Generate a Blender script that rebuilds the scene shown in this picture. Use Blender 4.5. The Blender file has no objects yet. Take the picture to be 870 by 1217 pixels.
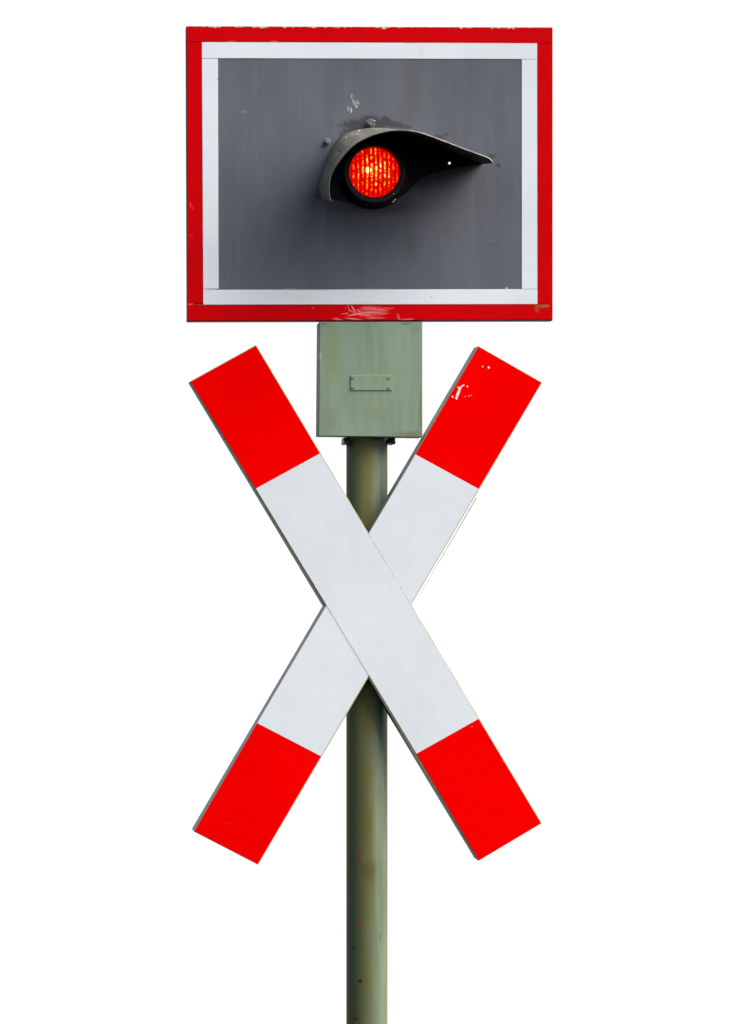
import bpy, bmesh, math, random
from mathutils import Vector
from mathutils.geometry import tessellate_polygon

random.seed(4)
scene = bpy.context.scene
COL = scene.collection

# ---------------------------------------------------------------- camera
# The sign face is the plane y = 0, laid out in image pixels of 2 mm each (u to the right, v down).
U, U0, V0, ZC = 0.002, 435.0, 608.5, 2.80
CAM = Vector((-0.80, -5.0, 2.68))
cam_d = bpy.data.cameras.new("camera")
cam = bpy.data.objects.new("camera", cam_d)
COL.objects.link(cam)
cam.location = CAM
cam.rotation_euler = (math.radians(90), 0, 0)
H = 1217 * U
cam_d.sensor_width = cam_d.sensor_height = 36
cam_d.lens = 36 * 5.0 / H
cam_d.shift_x = -CAM.x / H
cam_d.shift_y = (ZC - CAM.z) / H
cam_d.clip_start = 0.1
cam_d.clip_end = 500
scene.camera = cam

# ---------------------------------------------------------------- light
EXPOSURE = 1.85
SUN_EL, SUN_AZ = 44.0, 64.0        # azimuth: degrees to the right of the sign's front
scene.view_settings.view_transform = 'Standard'
scene.view_settings.look = 'None'
scene.view_settings.exposure = EXPOSURE
scene.view_settings.gamma = 1
world = bpy.data.worlds.new("World")
scene.world = world
world.use_nodes = True
wn = world.node_tree
wn.nodes.clear()
sky_t = wn.nodes.new('ShaderNodeTexSky')
sky_t.sky_type = 'NISHITA'
sky_t.sun_disc = False
sky_t.sun_elevation = math.radians(SUN_EL)
sky_t.sun_rotation = math.radians(180 - SUN_AZ)
sky_t.dust_density = 3.0
sky_t.air_density = 0.7
sky_t.ozone_density = 0.6
bg = wn.nodes.new('ShaderNodeBackground')
bg.inputs['Strength'].default_value = 0.05
wo = wn.nodes.new('ShaderNodeOutputWorld')
wn.links.new(sky_t.outputs[0], bg.inputs[0])
wn.links.new(bg.outputs[0], wo.inputs[0])
sd = bpy.data.lights.new("sun", 'SUN')
sd.energy = 1.5
sd.angle = math.radians(52)
sd.color = (1.0, 0.985, 0.955)
sun = bpy.data.objects.new("sun", sd)
COL.objects.link(sun)
to_sun = Vector((math.sin(math.radians(SUN_AZ)) * math.cos(math.radians(SUN_EL)),
                 -math.cos(math.radians(SUN_AZ)) * math.cos(math.radians(SUN_EL)),
                 math.sin(math.radians(SUN_EL))))
sun.rotation_euler = to_sun.to_track_quat('Z', 'Y').to_euler()
sun.location = to_sun * 20

# ---------------------------------------------------------------- helpers
def F(u, v, y=0.0):
    """point at depth y seen at image pixel (u, v): places parts at that depth by their pixels"""
    k = (y - CAM.y) / 5.0
    x0, z0 = (u - U0) * U, (V0 - v) * U + ZC
    return Vector((CAM.x + (x0 - CAM.x) * k, y, CAM.z + (z0 - CAM.z) * k))

def P(u, v):
    return ((u - U0) * U, (V0 - v) * U + ZC)

def empty(name, loc, label, cat):
    o = bpy.data.objects.new(name, None)
    COL.objects.link(o)
    o.location = loc
    o.empty_display_size = 0.1
    o['label'] = label
    o['category'] = cat
    return o

def link(name, bm, mats, parent=None, smooth=False, bevel=0.0, seg=2, recalc=True):
    if recalc:
        bmesh.ops.recalc_face_normals(bm, faces=bm.faces)
    me = bpy.data.meshes.new(name)
    bm.to_mesh(me)
    bm.free()
    for m in (mats if isinstance(mats, (list, tuple)) else [mats]):
        me.materials.append(m)
    o = bpy.data.objects.new(name, me)
    COL.objects.link(o)
    if parent:
        o.parent = parent
    off = Vector((0, 0, 0))
    q = parent
    while q:
        off += Vector(q.location)
        q = q.parent
    for vert in me.vertices:
        vert.co -= off
    if smooth:
        for p in me.polygons:
            p.use_smooth = True
    if bevel:
        b = o.modifiers.new('bevel', 'BEVEL')
        b.width = bevel
        b.segments = seg
        b.limit_method = 'ANGLE'
        b.angle_limit = math.radians(35)
    return o

def prism(bm, pts, y0, y1, sub=0):
    """polygon in the (x, z) plane, front at y0, back at y1"""
    f = [bm.verts.new((p[0], y0, p[1])) for p in pts]
    b = [bm.verts.new((p[0], y1, p[1])) for p in pts]
    bm.faces.new(f)
    bm.faces.new(list(reversed(b)))
    n = len(pts)
    for i in range(n):
        j = (i + 1) % n
        bm.faces.new((f[i], b[i], b[j], f[j]))

def quad(bm, uv, y0, y1):
    prism(bm, [P(*p) for p in uv], y0, y1)

def grow(uv, d):
    """offset a quad outwards by d image pixels"""
    n = len(uv)
    cx = sum(p[0] for p in uv) / n
    cy = sum(p[1] for p in uv) / n
    lines = []
    for i in range(n):
        a, b = Vector(uv[i]), Vector(uv[(i + 1) % n])
        t = (b - a).normalized()
        nn = Vector((t.y, -t.x))
        if nn.dot(a - Vector((cx, cy))) < 0:
            nn = -nn
        lines.append((a + nn * d, t))
    out = []
    for i in range(n):
        p, r = lines[i - 1]
        q, s = lines[i]
        den = r.x * s.y - r.y * s.x
        t = ((q.x - p.x) * s.y - (q.y - p.y) * s.x) / den
        out.append(tuple(p + r * t))
    return out

def cyl(bm, c, r, y0, y1, n=48, r1=None):
    """cylinder along y, c = (x, z)"""
    r1 = r if r1 is None else r1
    a = [bm.verts.new((c[0] + r * math.cos(2 * math.pi * i / n), y0, c[1] + r * math.sin(2 * math.pi * i / n))) for i in range(n)]
    b = [bm.verts.new((c[0] + r1 * math.cos(2 * math.pi * i / n), y1, c[1] + r1 * math.sin(2 * math.pi * i / n))) for i in range(n)]
    bm.faces.new(a)
    bm.faces.new(list(reversed(b)))
    for i in range(n):
        j = (i + 1) % n
        bm.faces.new((a[i], b[i], b[j], a[j]))

def lathe_y(bm, c, prof, n=64):
    """closed profile of (radius, y) turned round the y axis through c"""
    rings = []
    for r, y in prof:
        rings.append([bm.verts.new((c[0] + r * math.cos(2 * math.pi * i / n), y, c[1] + r * math.sin(2 * math.pi * i / n))) for i in range(n)])
    m = len(rings)
    for k in range(m):
        a, b = rings[k], rings[(k + 1) % m]
        for i in range(n):
            j = (i + 1) % n
            bm.faces.new((a[i], a[j], b[j], b[i]))

# ---------------------------------------------------------------- procedural materials
class Mat:
    def __init__(s, name, color, rough=0.5, metal=0.0, spec=0.5):
        s.m = bpy.data.materials.new(name)
        s.m.use_nodes = True
        s.nt = s.m.node_tree
        s.b = s.nt.nodes['Principled BSDF']
        s.b.inputs['Roughness'].default_value = rough
        s.b.inputs['Metallic'].default_value = metal
        s.b.inputs['Specular IOR Level'].default_value = spec
        s.col = s.rgb(color)
        tc = s.nt.nodes.new('ShaderNodeTexCoord')
        s.co = tc.outputs['Object']
        sx = s.nt.nodes.new('ShaderNodeSeparateXYZ')
        s.nt.links.new(s.co, sx.inputs[0])
        s.x, s.y, s.z = sx.outputs
    def rgb(s, c):
        n = s.nt.nodes.new('ShaderNodeRGB')
        n.outputs[0].default_value = (*c, 1)
        return n.outputs[0]
    def put(s, sock, v):
        if isinstance(v, (int, float)):
            sock.default_value = v
        else:
            s.nt.links.new(v, sock)
    def math(s, op, a, b=0.0, c=None):
        n = s.nt.nodes.new('ShaderNodeMath')
        n.operation = op
        s.put(n.inputs[0], a)
        s.put(n.inputs[1], b)
        if c is not None:
            s.put(n.inputs[2], c)
        return n.outputs[0]
    def step(s, v, a, b, lo=0.0, hi=1.0):
        n = s.nt.nodes.new('ShaderNodeMapRange')
        n.interpolation_type = 'SMOOTHSTEP'
        s.put(n.inputs[0], v)
        n.inputs[1].default_value = a
        n.inputs[2].default_value = b
        n.inputs[3].default_value = lo
        n.inputs[4].default_value = hi
        n.clamp = True
        return n.outputs[0]
    def noise(s, scale, vec=(1, 1, 1), detail=3, rough=0.55, off=(0, 0, 0)):
        mp = s.nt.nodes.new('ShaderNodeMapping')
        mp.inputs['Scale'].default_value = vec
        mp.inputs['Location'].default_value = off
        s.nt.links.new(s.co, mp.inputs[0])
        n = s.nt.nodes.new('ShaderNodeTexNoise')
        n.inputs['Scale'].default_value = scale
        n.inputs['Detail'].default_value = detail
        n.inputs['Roughness'].default_value = rough
        s.nt.links.new(mp.outputs[0], n.inputs['Vector'])
        return n.outputs[0]
    def blend(s, fac, color, mode='MIX'):
        n = s.nt.nodes.new('ShaderNodeMix')
        n.data_type = 'RGBA'
        n.blend_type = mode
        s.put(n.inputs[0], fac)
        s.nt.links.new(s.col, n.inputs[6])
        if isinstance(color, tuple):
            n.inputs[7].default_value = (*color, 1)
        else:
            s.nt.links.new(color, n.inputs[7])
        s.col = n.outputs[2]
    def vary(s, fac, lo, hi):
        """multiply the colour by lo..hi following fac"""
        v = s.step(fac, 0.3, 0.7, lo, hi)
        cc = s.nt.nodes.new('ShaderNodeCombineColor')
        for i in range(3):
            s.nt.links.new(v, cc.inputs[i])
        s.blend(1.0, cc.outputs[0], 'MULTIPLY')
    def spot(s, cx, cz, rx, rz, rot=0, na=0.5, ns=120, soft=0.12):
        """ragged spot with its own shape; local metres"""
        dx = s.math('SUBTRACT', s.x, cx)
        dz = s.math('SUBTRACT', s.z, cz)
        c, n = math.cos(math.radians(rot)), math.sin(math.radians(rot))
        px = s.math('DIVIDE', s.math('ADD', s.math('MULTIPLY', dx, c), s.math('MULTIPLY', dz, n)), rx)
        pz = s.math('DIVIDE', s.math('SUBTRACT', s.math('MULTIPLY', dz, c), s.math('MULTIPLY', dx, n)), rz)
        d = s.math('SQRT', s.math('ADD', s.math('MULTIPLY', px, px), s.math('MULTIPLY', pz, pz)))
        if na:
            d = s.math('ADD', d, s.math('MULTIPLY', s.math('SUBTRACT', s.noise(ns), 0.5), na * 2))
        return s.step(d, 1 + soft, 1 - soft)
    def band(s, v, c, w, soft):
        d = s.math('ABSOLUTE', s.math('SUBTRACT', v, c))
        return s.step(d, w + soft, w)
    def bump(s, h, dist=0.0006, strength=0.4):
        n = s.nt.nodes.new('ShaderNodeBump')
        n.inputs['Distance'].default_value = dist
        n.inputs['Strength'].default_value = strength
        s.nt.links.new(h, n.inputs['Height'])
        s.nt.links.new(n.outputs[0], s.b.inputs['Normal'])
    def done(s):
        s.nt.links.new(s.col, s.b.inputs['Base Color'])
        return s.m

# top-level bases (local coordinates of each thing start here)
SB = (0.0, 0.10, P(0, 382)[1])          # signal board
PB = (F(436, 0, 0.085).x, 0.085, 0.0)     # post
CB = (0.0, 0.052, P(0, 717)[1])          # crossbuck

def loc(base, u, v):
    p = P(u, v)
    return p[0] - base[0], p[1] - base[2]

# ---------------------------------------------------------------- sky
m = bpy.data.materials.new('overcast_sky')
m.use_nodes = True
nt = m.node_tree
nt.nodes.clear()
em = nt.nodes.new('ShaderNodeEmission')
em.inputs[0].default_value = (1, 1, 1, 1)
em.inputs[1].default_value = 1.06 / 2 ** EXPOSURE
out = nt.nodes.new('ShaderNodeOutputMaterial')
nt.links.new(em.outputs[0], out.inputs[0])
bm = bmesh.new()
R, N1, N2 = 60.0, 24, 40
AZ0, AZ1, EL = math.radians(-44), math.radians(58), math.radians(36)
g = []
for j in range(N1 + 1):
    e = -EL + 2 * EL * j / N1
    row = []
    for i in range(N2 + 1):
        a = AZ0 + (AZ1 - AZ0) * i / N2
        row.append(bm.verts.new((R * math.sin(a) * math.cos(e), R * math.cos(a) * math.cos(e), 2.8 + R * math.sin(e))))
    g.append(row)
for j in range(N1):
    for i in range(N2):
        bm.faces.new((g[j][i], g[j][i + 1], g[j + 1][i + 1], g[j + 1][i]))
sky = link('sky', bm, m, smooth=True, recalc=False)
sky['kind'] = 'structure'

# ---------------------------------------------------------------- signal post
post = empty('signal_post', PB, 'green painted steel post with a junction box below the lamp board', 'post')

M = Mat('green_pole_paint', (0.180, 0.218, 0.142), rough=0.6, spec=0.10)
M.vary(M.noise(9, (5, 5, 0.35)), 0.82, 1.12)
M.vary(M.noise(70, (1, 1, 0.12), 4), 0.93, 1.06)
# brown rust run down the front
run = M.band(M.x, -0.007, 0.004, 0.020)
front = M.step(M.y, 0.0, -0.02)
runz = M.noise(2.3, (0.01, 0.01, 2.0), 3, 0.6, (0, 0, 3.1))
f = M.math('MULTIPLY', M.math('MULTIPLY', run, front), M.step(runz, 0.33, 0.58, 0.25, 0.85))
M.blend(f, (0.165, 0.130, 0.016))
# the lower tube length is painted a shade greener
M.blend(M.math('MULTIPLY', M.step(M.math('ADD', M.z, M.math('MULTIPLY', M.noise(30), .004)), P(0, 1026)[1] + .004, P(0, 1026)[1] + .001), .35), (0.135, 0.185, 0.10))
# darker olive tint on the left half
f = M.math('MULTIPLY', M.step(M.x, 0.008, -0.03), M.step(M.noise(5, (1, 1, 0.3)), 0.3, 0.7, 0.6, 0.9))
M.blend(f, (0.155, 0.165, 0.055))
for (u, v, rx, rz, col, na) in ((424.5, 1022, .0024, .016, (0.40, 0.09, 0.04), .5), (424.5, 1102, .0026, .013, (0.42, 0.08, 0.04), .5),
                                (425, 1170, .0045, .0055, (0.02, 0.018, 0.01), .7), (448.5, 1117, .002, .010, (0.10, 0.10, 0.05), .5),
                                (418, 1132, .002, .005, (0.05, 0.05, 0.03), .5), (420, 1216, .007, .004, (0.10, 0.05, 0.02), .6),
                                (435, 1038, .013, .024, (0.12, 0.09, 0.02), .6)):
    p = P(u, v)
    M.blend(M.math('MULTIPLY', M.math('MULTIPLY', M.spot((u - 436) * U * 1.026, p[1] * 1.0, rx, rz, 0, na, 160 if rx < .01 else 60, .3 if rx < .01 else .95), front), 0.75), col)
M.bump(M.noise(260), 0.0003, 0.25)
mat_pole = M.done()

M = Mat('green_box_paint', (0.243, 0.322, 0.224), rough=0.6, spec=0.08)
M.vary(M.noise(6, (3, 3, 0.6), 3), 0.91, 1.06)
M.vary(M.noise(40, (2, 2, 0.15), 4), 0.95, 1.04)
bx = lambda u, v: ((u - U0) * U - PB[0], P(u, v)[1] - PB[2])
for (u, v, rx, rz, col, a) in ((395, 420, .014, .060, (0.21, 0.26, 0.10), .55), (392, 500, .012, .022, (0.20, 0.21, 0.12), .5),
                               (499.5, 488, .003, .035, (0.16, 0.13, 0.05), .7), (488, 517, .022, .006, (0.15, 0.13, 0.06), .8),
                               (448, 492, .020, .014, (0.24, 0.25, 0.13), .5), (440, 442, .055, .006, (0.25, 0.28, 0.14), .5),
                               (380.5, 423, .0014, .006, (0.62, 0.60, 0.40), .9), (483, 384.5, .010, .0025, (0.15, 0.13, 0.05), .8),
                               (494, 392, .008, .007, (0.15, 0.19, 0.14), .5), (385, 385, .006, .003, (0.16, 0.14, 0.05), .7),
                               (423, 430, .020, .045, (0.24, 0.34, 0.25), .4)):
    p = bx(u, v)
    M.blend(M.math('MULTIPLY', M.spot(p[0], p[1], rx * 1.3, rz * 1.3, 0, .7, 60, .95), a * .75), col)
M.bump(M.noise(180), 0.0004, 0.25)
mat_box = M.done()

M = Mat('black_steel', (0.012, 0.014, 0.012), rough=0.5)
M.vary(M.noise(60), 0.7, 1.3)
mat_black = M.done()

# pole: tapered very slightly, with weld collar where two tube lengths meet
bm = bmesh.new()
n = 64
rp = 24.0 * U * 1.026
zs = [(0.0, rp), (P(0, 1400)[1], rp), (P(0, 700)[1], rp), (P(0, 60)[1], rp)]
rings = []
for z, r in zs:
    rings.append([bm.verts.new((PB[0] + r * math.cos(2 * math.pi * i / n), PB[1] + r * math.sin(2 * math.pi * i / n), z)) for i in range(n)])
for a, b in zip(rings, rings[1:]):
    for i in range(n):
        j = (i + 1) % n
        bm.faces.new((a[i], a[j], b[j], b[i]))
bm.faces.new(list(reversed(rings[0])))
bm.faces.new(rings[-1])
o = link('pole', bm, mat_pole, post, smooth=True)

# junction box in front of the pole
bm = bmesh.new()
quad(bm, [(380.0, 382.4), (502.2, 382.4), (502.2, 519.6), (378.9, 518.0)], 0.0, 0.052)
link('junction_box', bm, mat_box, post, bevel=0.0014, seg=3)
# door lid edge: thin proud lid with shadow gap
# name plate, blank, held by four rivets
bm = bmesh.new()
quad(bm, [(416.6, 446.2), (466.0, 446.2), (466.0, 464.0), (416.6, 464.0)], -0.0022, 0.0015)
for (u, v) in ((419.2, 449.6), (461.8, 449.6), (419.2, 461.0), (461.8, 461.0)):
    cyl(bm, P(u, v), 0.0022, -0.0045, -0.001, 12, 0.0026)
M = Mat('plate_paint', (0.235, 0.325, 0.215), rough=0.55, spec=0.1)
M.vary(M.noise(50, (1, 1, 0.3)), 0.92, 1.06)
for (u, v) in ((419.6, 450), (462.2, 450), (419.6, 461.4), (462.2, 461.4)):
    p = bx(u, v)
    M.blend(M.math('MULTIPLY', M.spot(p[0], p[1], .0036, .0032, 0, .3, 200, .5), .35), (0.07, 0.09, 0.04))
link('name_plate', bm, M.done(), post, bevel=0.0006)

# pipe clamp with ears right under the box
bm = bmesh.new()
zc = P(0, 523)[1]
for z0, z1, rr in ((zc - .006, zc + .0065, rp + .0045),):
    pa = []
    for z in (z0, z1):
        pa.append([bm.verts.new((PB[0] + rr * math.cos(math.pi * i / n), PB[1] + rr * math.sin(math.pi * i / n), z)) for i in range(n + 1)])
        pa.append([bm.verts.new((PB[0] + (rp + .0002) * math.cos(math.pi * i / n), PB[1] + (rp + .0002) * math.sin(math.pi * i / n), z)) for i in range(n + 1)])
    lo_o, lo_i, hi_o, hi_i = pa
    for i in range(n):
        bm.faces.new((lo_o[i], lo_o[i + 1], hi_o[i + 1], hi_o[i]))
        bm.faces.new((lo_i[i + 1], lo_i[i], hi_i[i], hi_i[i + 1]))
        bm.faces.new((hi_o[i], hi_o[i + 1], hi_i[i + 1], hi_i[i]))
        bm.faces.new((lo_o[i + 1], lo_o[i], lo_i[i], lo_i[i + 1]))
    for i in (0, n):
        bm.faces.new((lo_o[i], hi_o[i], hi_i[i], lo_i[i]))
for s in (-1, 1):
    x0 = PB[0] + s * (rp - .002)
    x1 = PB[0] + s * (rp + .0125)
    xa, xb = min(x0, x1), max(x0, x1)
    prism(bm, [(xa, zc - .005), (xb, zc - .005), (xb, zc + .0085), (xa, zc + .0085)], PB[1] - .040, PB[1] - .004)
    cyl(bm, (PB[0] + s * (rp + .0075), zc - .003), .0055, PB[1] - .046, PB[1] + .004, 6)
link('pipe_clamp', bm, mat_black, post)

# mounting plates between pole and board / crossbuck (behind)
for v0, v1, y0 in ((290, 330, 0.0265), (80, 120, 0.0265)):
    bm = bmesh.new()
    prism(bm, [P(395, v1), P(480, v1), P(480, v0), P(395, v0)], y0, PB[1] - rp + .002)
    link('mounting_bracket', bm, mat_black, post)

# ---------------------------------------------------------------- crossbuck
cross = empty('crossbuck_sign', CB, "Saint Andrew's cross of two red and white arms bolted in front of the green post", 'crossbuck sign')

def red_sheet(name, base, chips=(), lines=(), col=(0.89, 0.0004, 0.0002)):
    M = Mat(name, col, rough=0.5, spec=0.0)
    M.vary(M.noise(4, (1, 1, 1), 2), 0.96, 1.03)
    M.vary(M.noise(45, (1, 1, 1), 4), 0.985, 1.01)
    M.blend(M.math('MULTIPLY', M.step(M.noise(150, (1, 1, .3), 2), .74, .80), .25), (0.5, 0.03, 0.02))
    for (u, v, rx, rz, rot, c, a) in chips:
        p = loc(base, u, v)
        M.blend(M.math('MULTIPLY', M.spot(p[0], p[1], rx, rz, rot, .55, 260, .25), a), c)
    for (u, v, rx, rz, rot, c, a) in lines:
        p = loc(base, u, v)
        M.blend(M.math('MULTIPLY', M.spot(p[0], p[1], rx, rz, rot, .16, 180, .5), a), c)
    M.bump(M.noise(500), 0.0001, 0.15)
    return M

W = (0.86, 0.82, 0.76)
chipsB = [(544.5, 467.5, .0030, .0115, -24, W, 1), (546.6, 461.5, .0028, .0045, -30, W, 1), (542.5, 473, .0024, .0032, 0, W, 1),
          (550.0, 458.4, .0050, .0014, 28, W, .9), (555.6, 459.3, .0018, .0018, 0, W, .9), (544.8, 461, .0012, .004, 30, W, .9),
          (580.8, 436.8, .0024, .0024, 0, W, 1), (573.6, 435.6, .0018, .0016, 0, W, .6), (538, 471.5, .0020, .0026, 0, W, .8),
          (553, 471.2, .0020, .0012, 0, W, .35), (557.5, 470.7, .0020, .0014, 20, W, .35), (560, 469.8, .0018, .001, 20, W, .3)]
chipsA2 = [(561, 863.5, .0022, .0008, 10, (0.7, 0.35, 0.1), .7), (598, 905, .002, .001, 0, W, .15)]
chipsB2 = [(278, 981.5, .016, .0008, 0, (0.9, 0.03, 0.03), .12), (272, 979, .006, .0007, 0, (0.9, 0.1, 0.1), .12), (313, 970, .004, .0006, 0, (0.9, .1, .1), .12)]
mat_red = {'A1': red_sheet('red_sheeting', CB).done(),
           'A2': red_sheet('red_sheeting', CB, chipsA2, col=(0.93, 0.0004, 0.0002)).done(),
           'B1': red_sheet('chipped_red_sheeting', CB, chipsB, col=(0.91, 0.0004, 0.0002)).done(),
           'B2': red_sheet('scuffed_red_sheeting', CB, chipsB2).done()}
M = Mat('white_sheeting', (0.728, 0.772, 0.784), rough=0.42, spec=0.2)
M.vary(M.noise(3.2, (1, 1, 1), 3), 0.955, 1.03)
M.vary(M.noise(26, (1, 1, 1), 4), 0.99, 1.008)
M.blend(M.math('MULTIPLY', M.step(M.noise(11, (2, 1, .35), 4), .58, .75), .10), (0.55, 0.54, 0.46))
M.blend(M.math('MULTIPLY', M.step(M.noise(210, (1, 1, 1), 2, .5, (3, 1, 2)), .77, .80), .5), (0.40, 0.38, 0.30))
for (u, v, rx, rz, rot, a) in ((369, 590, .0018, .0012, 20, .6), (402, 655, .001, .003, 0, .35), (520, 820, .0012, .001, 0, .4), (350, 830, .0010, .0022, 0, .35)):
    p = loc(CB, u, v)
    M.blend(M.math('MULTIPLY', M.spot(p[0], p[1], rx, rz, rot, .5, 300, .3), a), (0.35, 0.33, 0.28))
mat_white = M.done()
# the rear arm's white sheeting: same, with a line of dirt along the joint with the front arm
m2 = mat_white.copy()
m2.name = 'white_sheeting_with_joint_dirt'
M.m, M.nt = m2, m2.node_tree
M.b = M.nt.nodes['Principled BSDF']
sx = [q for q in M.nt.nodes if q.bl_idname == 'ShaderNodeSeparateXYZ'][0]
M.co = [q for q in M.nt.nodes if q.bl_idname == 'ShaderNodeTexCoord'][0].outputs['Object']
M.x, M.y, M.z = sx.outputs
M.col = M.b.inputs['Base Color'].links[0].from_socket
for (a, b, sg, am) in (((226.6, 453.6), (569.2, 1022.4), -1, .3), ((304.2, 410.8), (643.2, 978.3), 1, .8)):
    pa, pb = Vector(loc(CB, *a)), Vector(loc(CB, *b))
    t = (pb - pa).normalized()
    nn = Vector((-t.y, t.x)) * sg
    if nn.x * sg < 0:
        nn = -nn
    d = M.math('ADD', M.math('MULTIPLY', M.x, nn.x), M.math('MULTIPLY', M.z, nn.y))
    d = M.math('SUBTRACT', d, nn.dot(pa))
    M.blend(M.math('MULTIPLY', M.step(M.math('ABSOLUTE', d), .0016, .0006), M.step(M.noise(60), .3, .6, am * .4, am)), (0.36, 0.34, 0.29))
mat_white_joint = M.done()

# aluminium arm profile: dull grey side, tan front lip
def profile_mat(name, c):
    M = Mat(name, c, rough=0.55, metal=0.0, spec=0.3)
    M.vary(M.noise(12, (1, 1, 1), 3), 0.85, 1.12)
    lip = M.step(M.y, -0.0475, -0.0500)
    M.blend(M.math('MULTIPLY', lip, M.step(M.noise(30), .3, .6, .45, .95)), (0.42, 0.39, 0.17))
    return M.done()
mat_prof_a = profile_mat('weathered_aluminium_painted_shade', (0.085, 0.09, 0.085))  # darker copy: shade on its downward-facing side painted into the colour
mat_prof_b = profile_mat('weathered_aluminium', (0.34, 0.33, 0.30))

# outline of the arms in image pixels: tip-left, tip-right, red/white boundaries
A = dict(tl=(226.6, 453.6), tr=(304.2, 410.8), r1=(380.3, 538.8), l1=(304.0, 580.6), l2=(495.0, 895.8), r2=(568.9, 854.3), br=(643.2, 978.3), bl=(569.2, 1022.4))
B = dict(tl=(568.9, 411.8), tr=(643.7, 454.6), r1=(568.9, 581.0), l1=(493.8, 539.9), l2=(305.6, 859.4), r2=(381.6, 898.8), br=(306.6, 1027.0), bl=(231.0, 987.9))

def make_arm(D, prof_mat, y_face, y_back, m1, m2, lab):
    bm = bmesh.new()
    q = grow([D['tl'], D['tr'], D['br'], D['bl']], 0.75)
    quad(bm, q, y_face + .0016, y_back)
    arm = link('crossbuck_arm', bm, prof_mat, cross, bevel=0.0012, seg=2)
    arm['label'] = lab
    s = 0.12
    for nm, pts, mt in (('red_panel', [D['tl'], D['tr'], D['r1'], D['l1']], m1),
                        ('white_panel', [D['l1'], D['r1'], D['r2'], D['l2']], mat_white if D is A else mat_white_joint),
                        ('red_panel', [D['l2'], D['r2'], D['br'], D['bl']], m2)):
        bm = bmesh.new()
        quad(bm, grow(pts, -s), y_face, y_face + .0030)
        link(nm, bm, mt, arm)
    return arm

armA = make_arm(A, mat_prof_a, -0.0005, 0.049, mat_red['A1'], mat_red['A2'], 'front arm running from upper left to lower right')
armB = make_arm(B, mat_prof_b, 0.0, 0.052, mat_red['B1'], mat_red['B2'], 'rear arm running from upper right to lower left, chipped at its top')
armB.children[0]['label'] = 'chipped upper red panel'

# lifted edge trim along the right side of the rear arm
bm = bmesh.new()
quad(bm, [(566.0, 592.0), (566.9, 592.4), (499.6, 707.0), (498.6, 708.6)], 0.004, 0.007)
M = Mat('trim_strip', (0.40, 0.42, 0.20), rough=.5)
M.vary(M.noise(60), .7, 1.2)
link('edge_trim', bm, M.done(), cross)
# clamps to the pole
for v in (640, 800):
    bm = bmesh.new()
    prism(bm, [P(404, v + 8), P(474, v + 8), P(474, v - 8), P(404, v - 8)], 0.0523, 0.060)
    link('pole_clip', bm, mat_black, cross)

# ---------------------------------------------------------------- signal board
board = empty('signal_lamp_board', SB, 'grey board framed in white and red with a lit red lamp under a hood', 'signal board')
OUT = [(221.3, 30.8), (657.0, 32.3), (657.0, 381.0), (222.5, 381.9)]
M = Mat('dark_board_edge', (0.035, 0.030, 0.032), rough=0.6)
M.vary(M.noise(40), .6, 1.4)
M.blend(M.step(M.noise(90, (1, 1, 4)), .60, .66), (0.30, 0.28, 0.16))
mat_edge = M.done()
bm = bmesh.new()
quad(bm, OUT, 0.0012, 0.026)
link('board_tray', bm, mat_edge, board, bevel=0.0008)

# grey face
M = Mat('grey_face_paint', (0.103, 0.112, 0.128), rough=0.55, spec=0.28)
M.vary(M.noise(7, (1.8, 1, 0.6), 4), 0.90, 1.08)
M.vary(M.noise(34, (2.0, 1, 0.10), 5), 0.97, 1.03)
M.vary(M.noise(2.2, (1, 1, 1), 2, .5, (5, 0, 2)), 0.90, 1.08)
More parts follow.
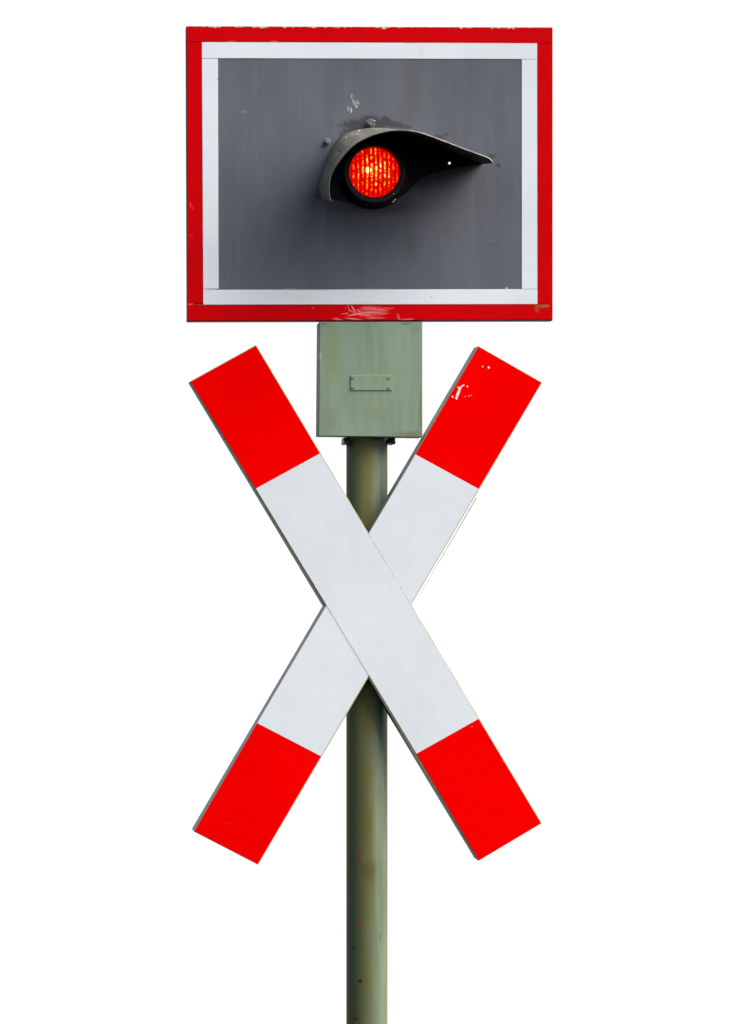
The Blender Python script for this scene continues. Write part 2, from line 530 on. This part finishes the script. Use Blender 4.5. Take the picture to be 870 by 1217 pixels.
# faint vertical wash-down streaks
M.blend(M.math('MULTIPLY', M.step(M.noise(30, (1.6, 1, .06), 3, .5, (2, 0, 7)),   .58, .74), .09), (0.24, 0.26, 0.28))
M.blend(M.math('MULTIPLY', M.step(M.noise(26, (1.8, 1, .07), 3, .5, (8, 0, 1)), .60, .74), .12), (0.075, 0.075, 0.078))
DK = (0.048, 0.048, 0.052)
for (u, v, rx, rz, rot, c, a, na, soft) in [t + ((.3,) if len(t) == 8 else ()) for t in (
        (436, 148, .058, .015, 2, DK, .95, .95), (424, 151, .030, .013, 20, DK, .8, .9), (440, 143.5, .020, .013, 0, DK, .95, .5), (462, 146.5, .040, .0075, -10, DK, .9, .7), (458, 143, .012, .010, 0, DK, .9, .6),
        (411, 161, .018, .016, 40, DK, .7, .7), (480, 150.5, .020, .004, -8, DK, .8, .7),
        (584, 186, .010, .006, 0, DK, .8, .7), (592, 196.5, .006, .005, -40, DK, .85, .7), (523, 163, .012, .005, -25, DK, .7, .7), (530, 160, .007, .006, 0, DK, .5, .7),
        (421, 122, .0030, .0105, 25, (0.42, 0.42, 0.40), .6, .9), (414, 129, .0030, .0065, 0, (0.36, 0.36, 0.32), .6, .9), (417.5, 131, .0018, .0060, 0, (0.60, 0.60, 0.5), .8, .6),
        (425, 122, .0035, .0055, 30, (0.42, 0.42, 0.36), .6, .9), (418, 114, .0014, .0050, -10, (0.5, 0.52, 0.5), .7, .5), (424, 127, .0015, .003, 0, (0.7, .7, .6), .8, .5),
        (304.6, 186.5, .0016, .0018, 0, (0.45, 0.22, 0.06), 1, .3), (291, 133, .006, .004, 0, (0.19, 0.2, 0.21), .6, .7), (267, 269, .003, .003, 0, (0.05, 0.06, 0.1), .8, .5),
        (322, 276, .0035, .003, 0, (0.07, 0.08, 0.12), .6, .5), (602, 342.5, .003, .0014, 0, (0.6, 0.6, 0.5), 1, .5), (583, 286, .004, .001, 0, (0.22, .2, .18), .8, .5),
        (487, 115, .030, .060, 0, (0.095, 0.088, 0.092), .40, .3, .95), (440, 246, .090, .016, 0, (0.03, 0.03, 0.033), .8, .6, .95), (500, 216, .070, .012, 18, (0.03, 0.03, 0.033), .7, .6, .95), (489, 292, .014, .034, 0, (0.06, 0.06, 0.065), .40, .5, .95),  # the two near-black blurs: grime plus painted shade below lamp and hood
        (344, 343, .014, .0012, 0, (.25, .22, .08), .8, .6), (440, 343.2, .05, .0012, 0, (.2, .19, .08), .7, .7))]:
    p = loc(SB, u, v)
    M.blend(M.math('MULTIPLY', M.spot(p[0], p[1], rx, rz, rot, na, 130 if rx > .006 else 320, soft), a), c)
M.bump(M.noise(14, (1, 1, .5), 3), 0.0012, 0.12)
mat_grey = M.done()
bm = bmesh.new()
quad(bm, [(258.6, 68.5), (620.6, 69.9), (620.6, 344.9), (259.2, 345.4)], -0.0002, 0.0040)
link('grey_face', bm, mat_grey, board)

# border strips
def strip(name, pts, m, y0):
    bm = bmesh.new()
    quad(bm, pts, y0, 0.0030)
    return link(name, bm, m, board, bevel=0.0003, seg=1)

def border_mat(name, col, chips=(), dirt=0.0, top=False, rough=.45, spec=.02):
    M = Mat(name, col, rough=rough, spec=spec)
    M.vary(M.noise(5, (1, 1, 1), 3), 0.95, 1.03)
    M.vary(M.noise(60, (1, 1, 1), 3), 0.985, 1.01)
    for (u, v, rx, rz, rot, c, a, na) in chips:
        p = loc(SB, u, v)
        M.blend(M.math('MULTIPLY', M.spot(p[0], p[1], rx, rz, rot, na, 260, .3), a), c)
    if top:     # paint flaked off along the upper edge
        e = M.math('SUBTRACT', P(0, 32.1)[1] - SB[2], M.z)
        e = M.math('ADD', e, M.math('MULTIPLY', M.x, -0.0035))
        th = M.step(M.noise(38, (1, .01, .01), 5, .7), .47, .70, 0.0003, 0.0050)
        msk = M.step(M.math('SUBTRACT', e, th), 0.0005, -0.0005)
        M.blend(msk, (0.70, 0.60, 0.36))
        th2 = M.step(M.noise(55, (1, .01, .01), 4, .7, (4, 0, 0)), .50, .66, -0.0006, 0.0022)
        M.blend(M.step(M.math('SUBTRACT', e, th2), 0.0004, -0.0004), (0.10, 0.07, 0.05))
    return M

RB = (0.60, 0.0006, 0.0030)
PK = (0.86, 0.26, 0.24)
botch = []
rnd = random.Random(11)
for (u, v, L, w, rot, a) in ((428, 372.5, .024, .0013, 8, .75), (421, 374, .017, .0015, 8, .8), (445, 371.5, .022, .0014, 3, .7), (450, 368, .020, .0012, -8, .75),
                             (420, 367.5, .0022, .0085, 30, .85), (417.5, 370, .007, .0011, -28, .8), (426, 369.5, .006, .0014, -35, .7), (434, 374.2, .012, .002, -12, .7),
                             (446, 378.2, .022, .0013, 2, .6), (420, 379, .020, .0016, -6, .6), (437, 366, .018, .0035, 0, .30), (441, 371, .036, .010, 3, .25),
                             (410, 373, .010, .0010, 5, .6), (456, 373, .012, .001, 4, .5), (402, 380, .014, .0012, -8, .7), (474, 377, .0016, .008, 25, .6), (484, 379.8, .014, .0014, 4, .7),
                             (414, 365, .001, .006, 25, .5), (461, 366.5, .009, .0009, -10, .6), (372, 366, .003, .0012, 0, .4)):
    botch.append((u, v, L, w * 1.2, rot, PK, a * .75, .32))
    botch.append((u + rnd.uniform(-6, 6), v + rnd.uniform(-2, 2), L * .5, w * .7, rot + rnd.uniform(-12, 12), PK, a * .6, .3))
botch += [(640, 363.5, .012, .0035, -20, (0.22, 0.12, 0.03), .6, .9), (638, 367, .004, .008, 0, (0.20, 0.10, 0.03), .6, .9), (648, 363.5, .010, .003, 0, (0.3, 0.15, 0.05), .8, .8),
          (229, 361, .016, .0014, 3, (0.95, 0.08, 0.05), .7, .4), (226, 362, .004, .001, 0, PK, .5, .4)]
mat_rb_bottom = border_mat('scratched_red_border', RB, botch).done()
mat_rb_top = border_mat('flaked_red_border', RB, top=True, chips=[(275, 49.7, .012, .0012, 0, (.3, .3, .28), .9, .7), (325, 49.6, .009, .001, 0, (.3, .3, .28), .9, .7)]).done()
mat_rb_left = border_mat('red_border', (0.58, 0.0006, 0.003), [(228, 246, .003, .008, 30, (0.80, 0.03, 0.04), .5, .7), (227, 280, .006, .0012, 0, (.8, .04, .05), .5, .5), (226, 243, .0014, .006, 10, PK, .15, .4)]).done()
mat_rb_right = border_mat('red_border', RB, [(640.5, 283, .0016, .002, 0, (.08, .02, .05), .9, .4), (656, 46, .0016, .008, 0, (.3, .2, .15), .7, .6)]).done()
WB = (0.73, 0.77, 0.79)
yl = (0.62, 0.60, 0.40)
mat_wb_top = border_mat('white_border', WB, [(300, 69.4, .03, .0012, 0, yl, .7, .6), (480, 70.2, .05, .0012, 0, yl, .7, .6), (488, 51, .012, .002, 0, (.5, .5, .42), .5, .6), (500, 60, .006, .008, 0, (.66, .68, .66), .5, .5)]).done()
mat_wb_bottom = border_mat('white_border', WB, [(360, 354, .025, .007, 0, (.64, .68, .60), .5, .6), (245.2, 345, .0024, .001, 0, (.15, .14, .1), 1, .5), (248.4, 345, .0016, .001, 0, (.15, .14, .1), 1, .5),
                                                (513, 353, .0024, .0014, 0, (.3, .25, .15), .8, .5), (370, 345, .06, .0012, 0, yl, .7, .7), (432, 360, .02, .005, 0, (.70, .72, .64), .5, .6)]).done()
mat_wb_side = border_mat('white_border', WB, [(258.6, 94, .0012, .002, 0, (.3, .25, .1), .9, .4), (259.4, 150, .0014, .05, 0, yl, .75, .5), (259.6, 250, .0014, .08, 0, yl, .75, .5), (640, 200, .0015, .15, 0, yl, .4, .5)]).done()
strip('red_border_strip', [(221.7, 31.6), (656.6, 33.1), (656.6, 51.6), (221.9, 49.5)], mat_rb_top, -0.0016)
strip('red_border_strip', [(222.0, 49.9), (239.5, 50.0), (241.2, 360.0), (222.9, 359.9)], mat_rb_left, -0.0014)
strip('red_border_strip', [(638.5, 51.9), (656.6, 52.0), (656.6, 361.2), (638.9, 361.2)], mat_rb_right, -0.0014)
strip('red_border_strip', [(223.0, 360.2), (241.2, 362.6), (638.9, 361.9), (656.6, 361.5), (656.6, 380.2), (223.1, 381.0)], mat_rb_bottom, -0.0016)
strip('white_border_strip', [(239.9, 50.2), (638.2, 51.4), (638.2, 70.3), (239.9, 69.3)], mat_wb_top, -0.0013)
strip('white_border_strip', [(240.0, 69.7), (258.9, 69.8), (259.8, 343.3), (241.5, 343.0)], mat_wb_side, -0.0011)
strip('white_border_strip', [(620.0, 70.6), (638.2, 70.7), (638.6, 343.3), (620.0, 343.4)], mat_wb_side, -0.0011)
strip('white_border_strip', [(241.5, 343.4), (259.8, 344.5), (620.0, 343.8), (638.6, 343.7), (638.6, 361.4), (241.5, 362.1)], mat_wb_bottom, -0.0013)

# lamp housing (back can, front ring), lens
LC = tuple(F(445.2, 203.6, -0.026)[i] for i in (0, 2))
M = Mat('black_housing', (0.014, 0.011, 0.011), rough=0.42, spec=0.35)
M.vary(M.noise(50), .7, 1.4)
mat_house = M.done()
bm = bmesh.new()
cyl(bm, LC, 0.094, 0.0262, 0.034, 64)
lathe_y(bm, (LC[0], LC[1] - .002), [(0.084, -0.0003), (0.083, -0.005), (0.075, -0.009), (0.0735, -0.030), (0.072, -0.033), (0.064, -0.033), (0.0600, -0.029), (0.0600, -0.0003)])
house = link('lamp_housing', bm, mat_house, board, smooth=False)
for p in house.data.polygons:
    p.use_smooth = abs(p.normal.y) < .9

# ribbed glass lens: shallow dome with vertical flutes
M = Mat('red_lamp_glass', (0.25, 0.002, 0.001), rough=0.2, spec=0.12)
lx, lz = LC[0] - SB[0], LC[1] - SB[2]
pitch = 0.0104
ph = M.math('DIVIDE', M.math('SUBTRACT', M.x, lx - 0.0172), pitch)
fr = M.math('ABSOLUTE', M.math('SUBTRACT', M.math('FRACT', M.math('ADD', ph, 0.5)), 0.5))
rib = M.step(fr, 0.30, 0.08)
dots = M.step(M.noise(135, (1.0, .01, 0.62), 3, .7), .46, .60)
dots2 = M.step(M.noise(230, (.6, .01, .8), 2, .6, (1, 2, 3)), .50, .60)
g1 = M.math('MULTIPLY', rib, M.math('ADD', M.math('MULTIPLY', dots, .80), M.math('MULTIPLY', dots2, .55)))
def blob(cu, cv, ru, rv):
    p = loc(SB, cu - 2.1, cv)
    dx = M.math('DIVIDE', M.math('SUBTRACT', M.x, p[0]), ru)
    dz = M.math('DIVIDE', M.math('SUBTRACT', M.z, p[1]), rv)
    return M.step(M.math('SQRT', M.math('ADD', M.math('MULTIPLY', dx, dx), M.math('MULTIPLY', dz, dz))), 1.0, 0.25)
hot = M.math('ADD', blob(437.5, 204.6, .0115, .0095), M.math('MULTIPLY', blob(443, 204, .030, .020), .36))
hot = M.math('MULTIPLY', hot, M.step(fr, 0.50, 0.20))
edge = blob(445.5, 205, .072, .074)
val = M.math('ADD', M.math('MULTIPLY', g1, M.math('ADD', M.math('MULTIPLY', edge, .55), .30)), hot)
cr = M.nt.nodes.new('ShaderNodeValToRGB')
M.nt.links.new(val, cr.inputs[0])
e = cr.color_ramp.elements
e[0].position = 0.0;  e[0].color = (0.66, 0.0, 0.0, 1)
e[1].position = 1.0;  e[1].color = (1.6, 1.4, 0.9, 1)
for pos, c in ((0.16, (0.95, 0.002, 0.0, 1)), (0.36, (1.15, 0.10, 0.004, 1)), (0.54, (1.25, 0.45, 0.004, 1)), (0.80, (1.4, 0.90, 0.05, 1))):
    q = e.new(pos)
    q.color = c
M.nt.links.new(cr.outputs[0], M.b.inputs['Emission Color'])
M.b.inputs['Emission Strength'].default_value = 1.0 / 2 ** EXPOSURE * 1.0
mat_lens = M.done()
bm = bmesh.new()
RL, NR, NA = 0.0597, 60, 160
rows = []
cv = bm.verts.new((LC[0], -0.0275, LC[1]))
for k in range(1, NR + 1):
    r = RL * k / NR
    row = []
    for i in range(NA):
        a = 2 * math.pi * i / NA
        x, z = r * math.cos(a), r * math.sin(a)
        y = -0.0275 + 0.014 * (r / RL) ** 2 - 0.0008 * math.cos(2 * math.pi * (x + 0.0172) / pitch) * (1 - (r / RL) ** 6)
        row.append(bm.verts.new((LC[0] + x, y, LC[1] + z)))
    rows.append(row)
for i in range(NA):
    bm.faces.new((cv, rows[0][i], rows[0][(i + 1) % NA]))
for a, b in zip(rows, rows[1:]):
    for i in range(NA):
        j = (i + 1) % NA
        bm.faces.new((a[i], b[i], b[j], a[j]))
link('lamp_lens', bm, mat_lens, house, smooth=True)

# brass clip at the lower right of the ring
M = Mat('brass', (0.62, 0.44, 0.16), rough=0.3, metal=.8)
M.vary(M.noise(200), .4, 1.2)
mat_brass = M.done()
bm = bmesh.new()
c0, c1 = P(463.6, 243.3), P(467.8, 239.2)
dx, dz = (c1[0] - c0[0]), (c1[1] - c0[1])
L = math.hypot(dx, dz)
nx, nz = -dz / L * .0016, dx / L * .0016
prism(bm, [(c0[0] - nx, c0[1] - nz), (c1[0] - nx, c1[1] - nz), (c1[0] + nx, c1[1] + nz), (c0[0] + nx, c0[1] + nz)], -0.034, -0.020)
cyl(bm, P(465.0, 233.6), .0020, -0.0355, -0.030, 12)
link('lens_clip', bm, mat_brass, house, bevel=.0004)

# hood over the lamp: skewed sheet-metal shell, pulled out to the right
def resample(pts, n):
    d = [0]
    for a, b in zip(pts, pts[1:]):
        d.append(d[-1] + (b - a).length)
    res = []
    for i in range(n):
        t = d[-1] * i / (n - 1)
        k = 0
        while k < len(d) - 2 and d[k + 1] < t:
            k += 1
        f = (t - d[k]) / (d[k + 1] - d[k])
        res.append(pts[k].lerp(pts[k + 1], f))
    return res
def smooth_line(pts, it=3):
    for _ in range(it):
        q = [pts[0]]
        for a, b in zip(pts, pts[1:]):
            q += [a.lerp(b, .25), a.lerp(b, .75)]
        q.append(pts[-1])
        pts = q
    return pts
YH = -0.22
back = [(381.5, 236), (378.2, 229), (379.4, 215), (385.7, 197), (392.6, 179.5), (402.2, 163.5), (416.5, 155.6), (434, 152.4), (447, 151.6), (462, 152.4), (474, 155.5), (503, 164.5), (534, 178.5), (560, 189.5), (574, 193.5)]
front = [(394.5, 240.5), (390.6, 236.5), (389.9, 216.5), (394.7, 202.8), (403.6, 189), (418.8, 172.4), (434, 163.6), (450.5, 157.6), (469.8, 154.0), (492.8, 154.6), (520, 164), (551.4, 176.4), (572, 183.8), (582.4, 187.6), (586.2, 193)]
NP, NL = 90, 14
bl = resample(smooth_line([F(u, v, -0.0003) for u, v in back]), NP)
fl = resample(smooth_line([F(u, v, YH) for u, v in front]), NP)
bm = bmesh.new()
rows = []
for k in range(NL + 1):
    t = k / NL
    row = []
    for i in range(NP):
        p = bl[i].lerp(fl[i], t)
        # slight dents and sag of the sheet
        w = math.sin(math.pi * t)
        p.z += 0.0010 * w * math.sin(i * .33) - 0.0006 * w * math.sin(i * .9 + 1)
        row.append(bm.verts.new(p))
    rows.append(row)
for a, b in zip(rows, rows[1:]):
    for i in range(NP - 1):
        bm.faces.new((a[i], a[i + 1], b[i + 1], b[i]))
M = Mat('hood_outside_paint', (0.165, 0.155, 0.13), rough=0.65, spec=.4)
M.vary(M.noise(34, (1, 1, 1), 6, .8), .5, 1.5)
M.blend(M.math('MULTIPLY', M.step(M.noise(40, (1, 1, 1), 3, .6, (3, 3, 3)), .50, .64), .6), (0.16, 0.155, 0.10))
M.blend(M.math('MULTIPLY', M.step(M.z, P(0, 165)[1] - SB[2], P(0, 200)[1] - SB[2]), .45), (0.23, 0.235, 0.13))
M.blend(M.step(M.noise(120, (1, 1, 1), 2), .68, .72), (0.015, 0.014, 0.012))
M.blend(M.step(M.noise(140, (1, 1, 1), 2, .5, (7, 1, 2)), .71, .74), (0.50, 0.48, 0.40))
for (u, v, q, c) in ((395.5, 193, .0022, (.01, .01, .01)), (382.5, 211, .002, (.015, .015, .01)), (427, 158, .0030, (.7, .68, .6)), (416, 165, .0018, (.55, .55, .5)), (409, 169, .0018, (.6, .6, .5)), (393.5, 194, .0022, (.55, .52, .42))):
    p = loc(SB, u, v)
    M.blend(M.spot(p[0] - .004, p[1], q, q * .8, 20, .5, 300, .3), c)
M.bump(M.noise(70, (1, 1, 1), 4), 0.0015, .5)
mat_hood_o = M.done()
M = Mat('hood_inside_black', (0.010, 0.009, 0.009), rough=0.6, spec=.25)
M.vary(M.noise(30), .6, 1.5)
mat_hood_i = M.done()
M = Mat('hood_rim_painted_light', (0.06, 0.058, 0.045), rough=0.45, spec=.4)
M.blend(M.step(M.x, 0.02, 0.09), (0.50, 0.47, 0.44))  # paler to the right: the lit edge is painted into the rim colour
M.vary(M.noise(60), .6, 1.25)
mat_hood_r = M.done()
hood = link('lamp_hood', bm, [mat_hood_o, mat_hood_i, mat_hood_r], board, smooth=True)
# outward orientation: the apex face normal has to point up
hm = hood.data
mid = hm.polygons[(NL // 2) * (NP - 1) + NP // 2]
flip = mid.normal.z < 0
if flip:
    hm.flip_normals()
so = hood.modifiers.new('thickness', 'SOLIDIFY')
so.thickness = 0.0026
so.offset = -1
so.material_offset = 1
so.material_offset_rim = 2

# bolts round the hood
M = Mat('painted_bolt', (0.14, 0.14, 0.145), rough=0.35, spec=.6)
M.vary(M.noise(150), .6, 1.4)
mat_bolt = M.done()
M = Mat('bare_bolt', (0.50, 0.52, 0.55), rough=0.3, metal=.9)
M.vary(M.noise(220), .35, 1.2)
mat_bolt2 = M.done()
def bolt(u, v, r, h, n, m, rot=0):
    bm = bmesh.new()
    c = P(u, v)
    prism(bm, [(c[0] + r * math.cos(rot + 2 * math.pi * i / n), c[1] + r * math.sin(rot + 2 * math.pi * i / n)) for i in range(n)], -h, -0.0002)
    cyl(bm, c, r * 1.35, -0.0018, -0.0001, 24)
    return link('bolt', bm, m, board, bevel=.0006)
bolt(388.8, 168.6, .0062, .0095, 24, mat_bolt)
bolt(440.0, 147.0, .0085, .0140, 6, mat_bolt, .3)
bolt(443.6, 145.6, .0022, .0165, 12, mat_bolt2)
# small glowing bead added under the hood to stand for a glint
M = Mat('added_glint_glow', (0.8, 0.85, 0.9), rough=0.2)
M.vary(M.noise(200), .9, 1.0)
M.b.inputs['Emission Color'].default_value = (0.85, 0.92, 1.0, 1)
M.b.inputs['Emission Strength'].default_value = 1.2 / 2 ** EXPOSURE
bm = bmesh.new()
lathe_y(bm, P(533.8, 194.2), [(0.0001, -0.009), (0.0016, -0.0085), (0.0024, -0.006), (0.0024, -0.0004), (0.0001, -0.0004)], 16)
link('added_glint', bm, M.done(), board, smooth=True)
# black sheet shaped to the dark area, standing in for shade under the hood
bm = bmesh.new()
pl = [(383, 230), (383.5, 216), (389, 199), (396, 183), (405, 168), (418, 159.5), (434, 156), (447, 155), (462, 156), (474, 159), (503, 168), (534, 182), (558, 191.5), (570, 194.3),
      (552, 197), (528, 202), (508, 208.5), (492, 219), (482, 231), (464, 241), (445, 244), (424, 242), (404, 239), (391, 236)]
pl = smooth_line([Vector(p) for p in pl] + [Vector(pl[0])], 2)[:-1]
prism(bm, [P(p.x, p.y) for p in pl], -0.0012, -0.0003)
link('hood_shade_sheet', bm, mat_hood_i, board)
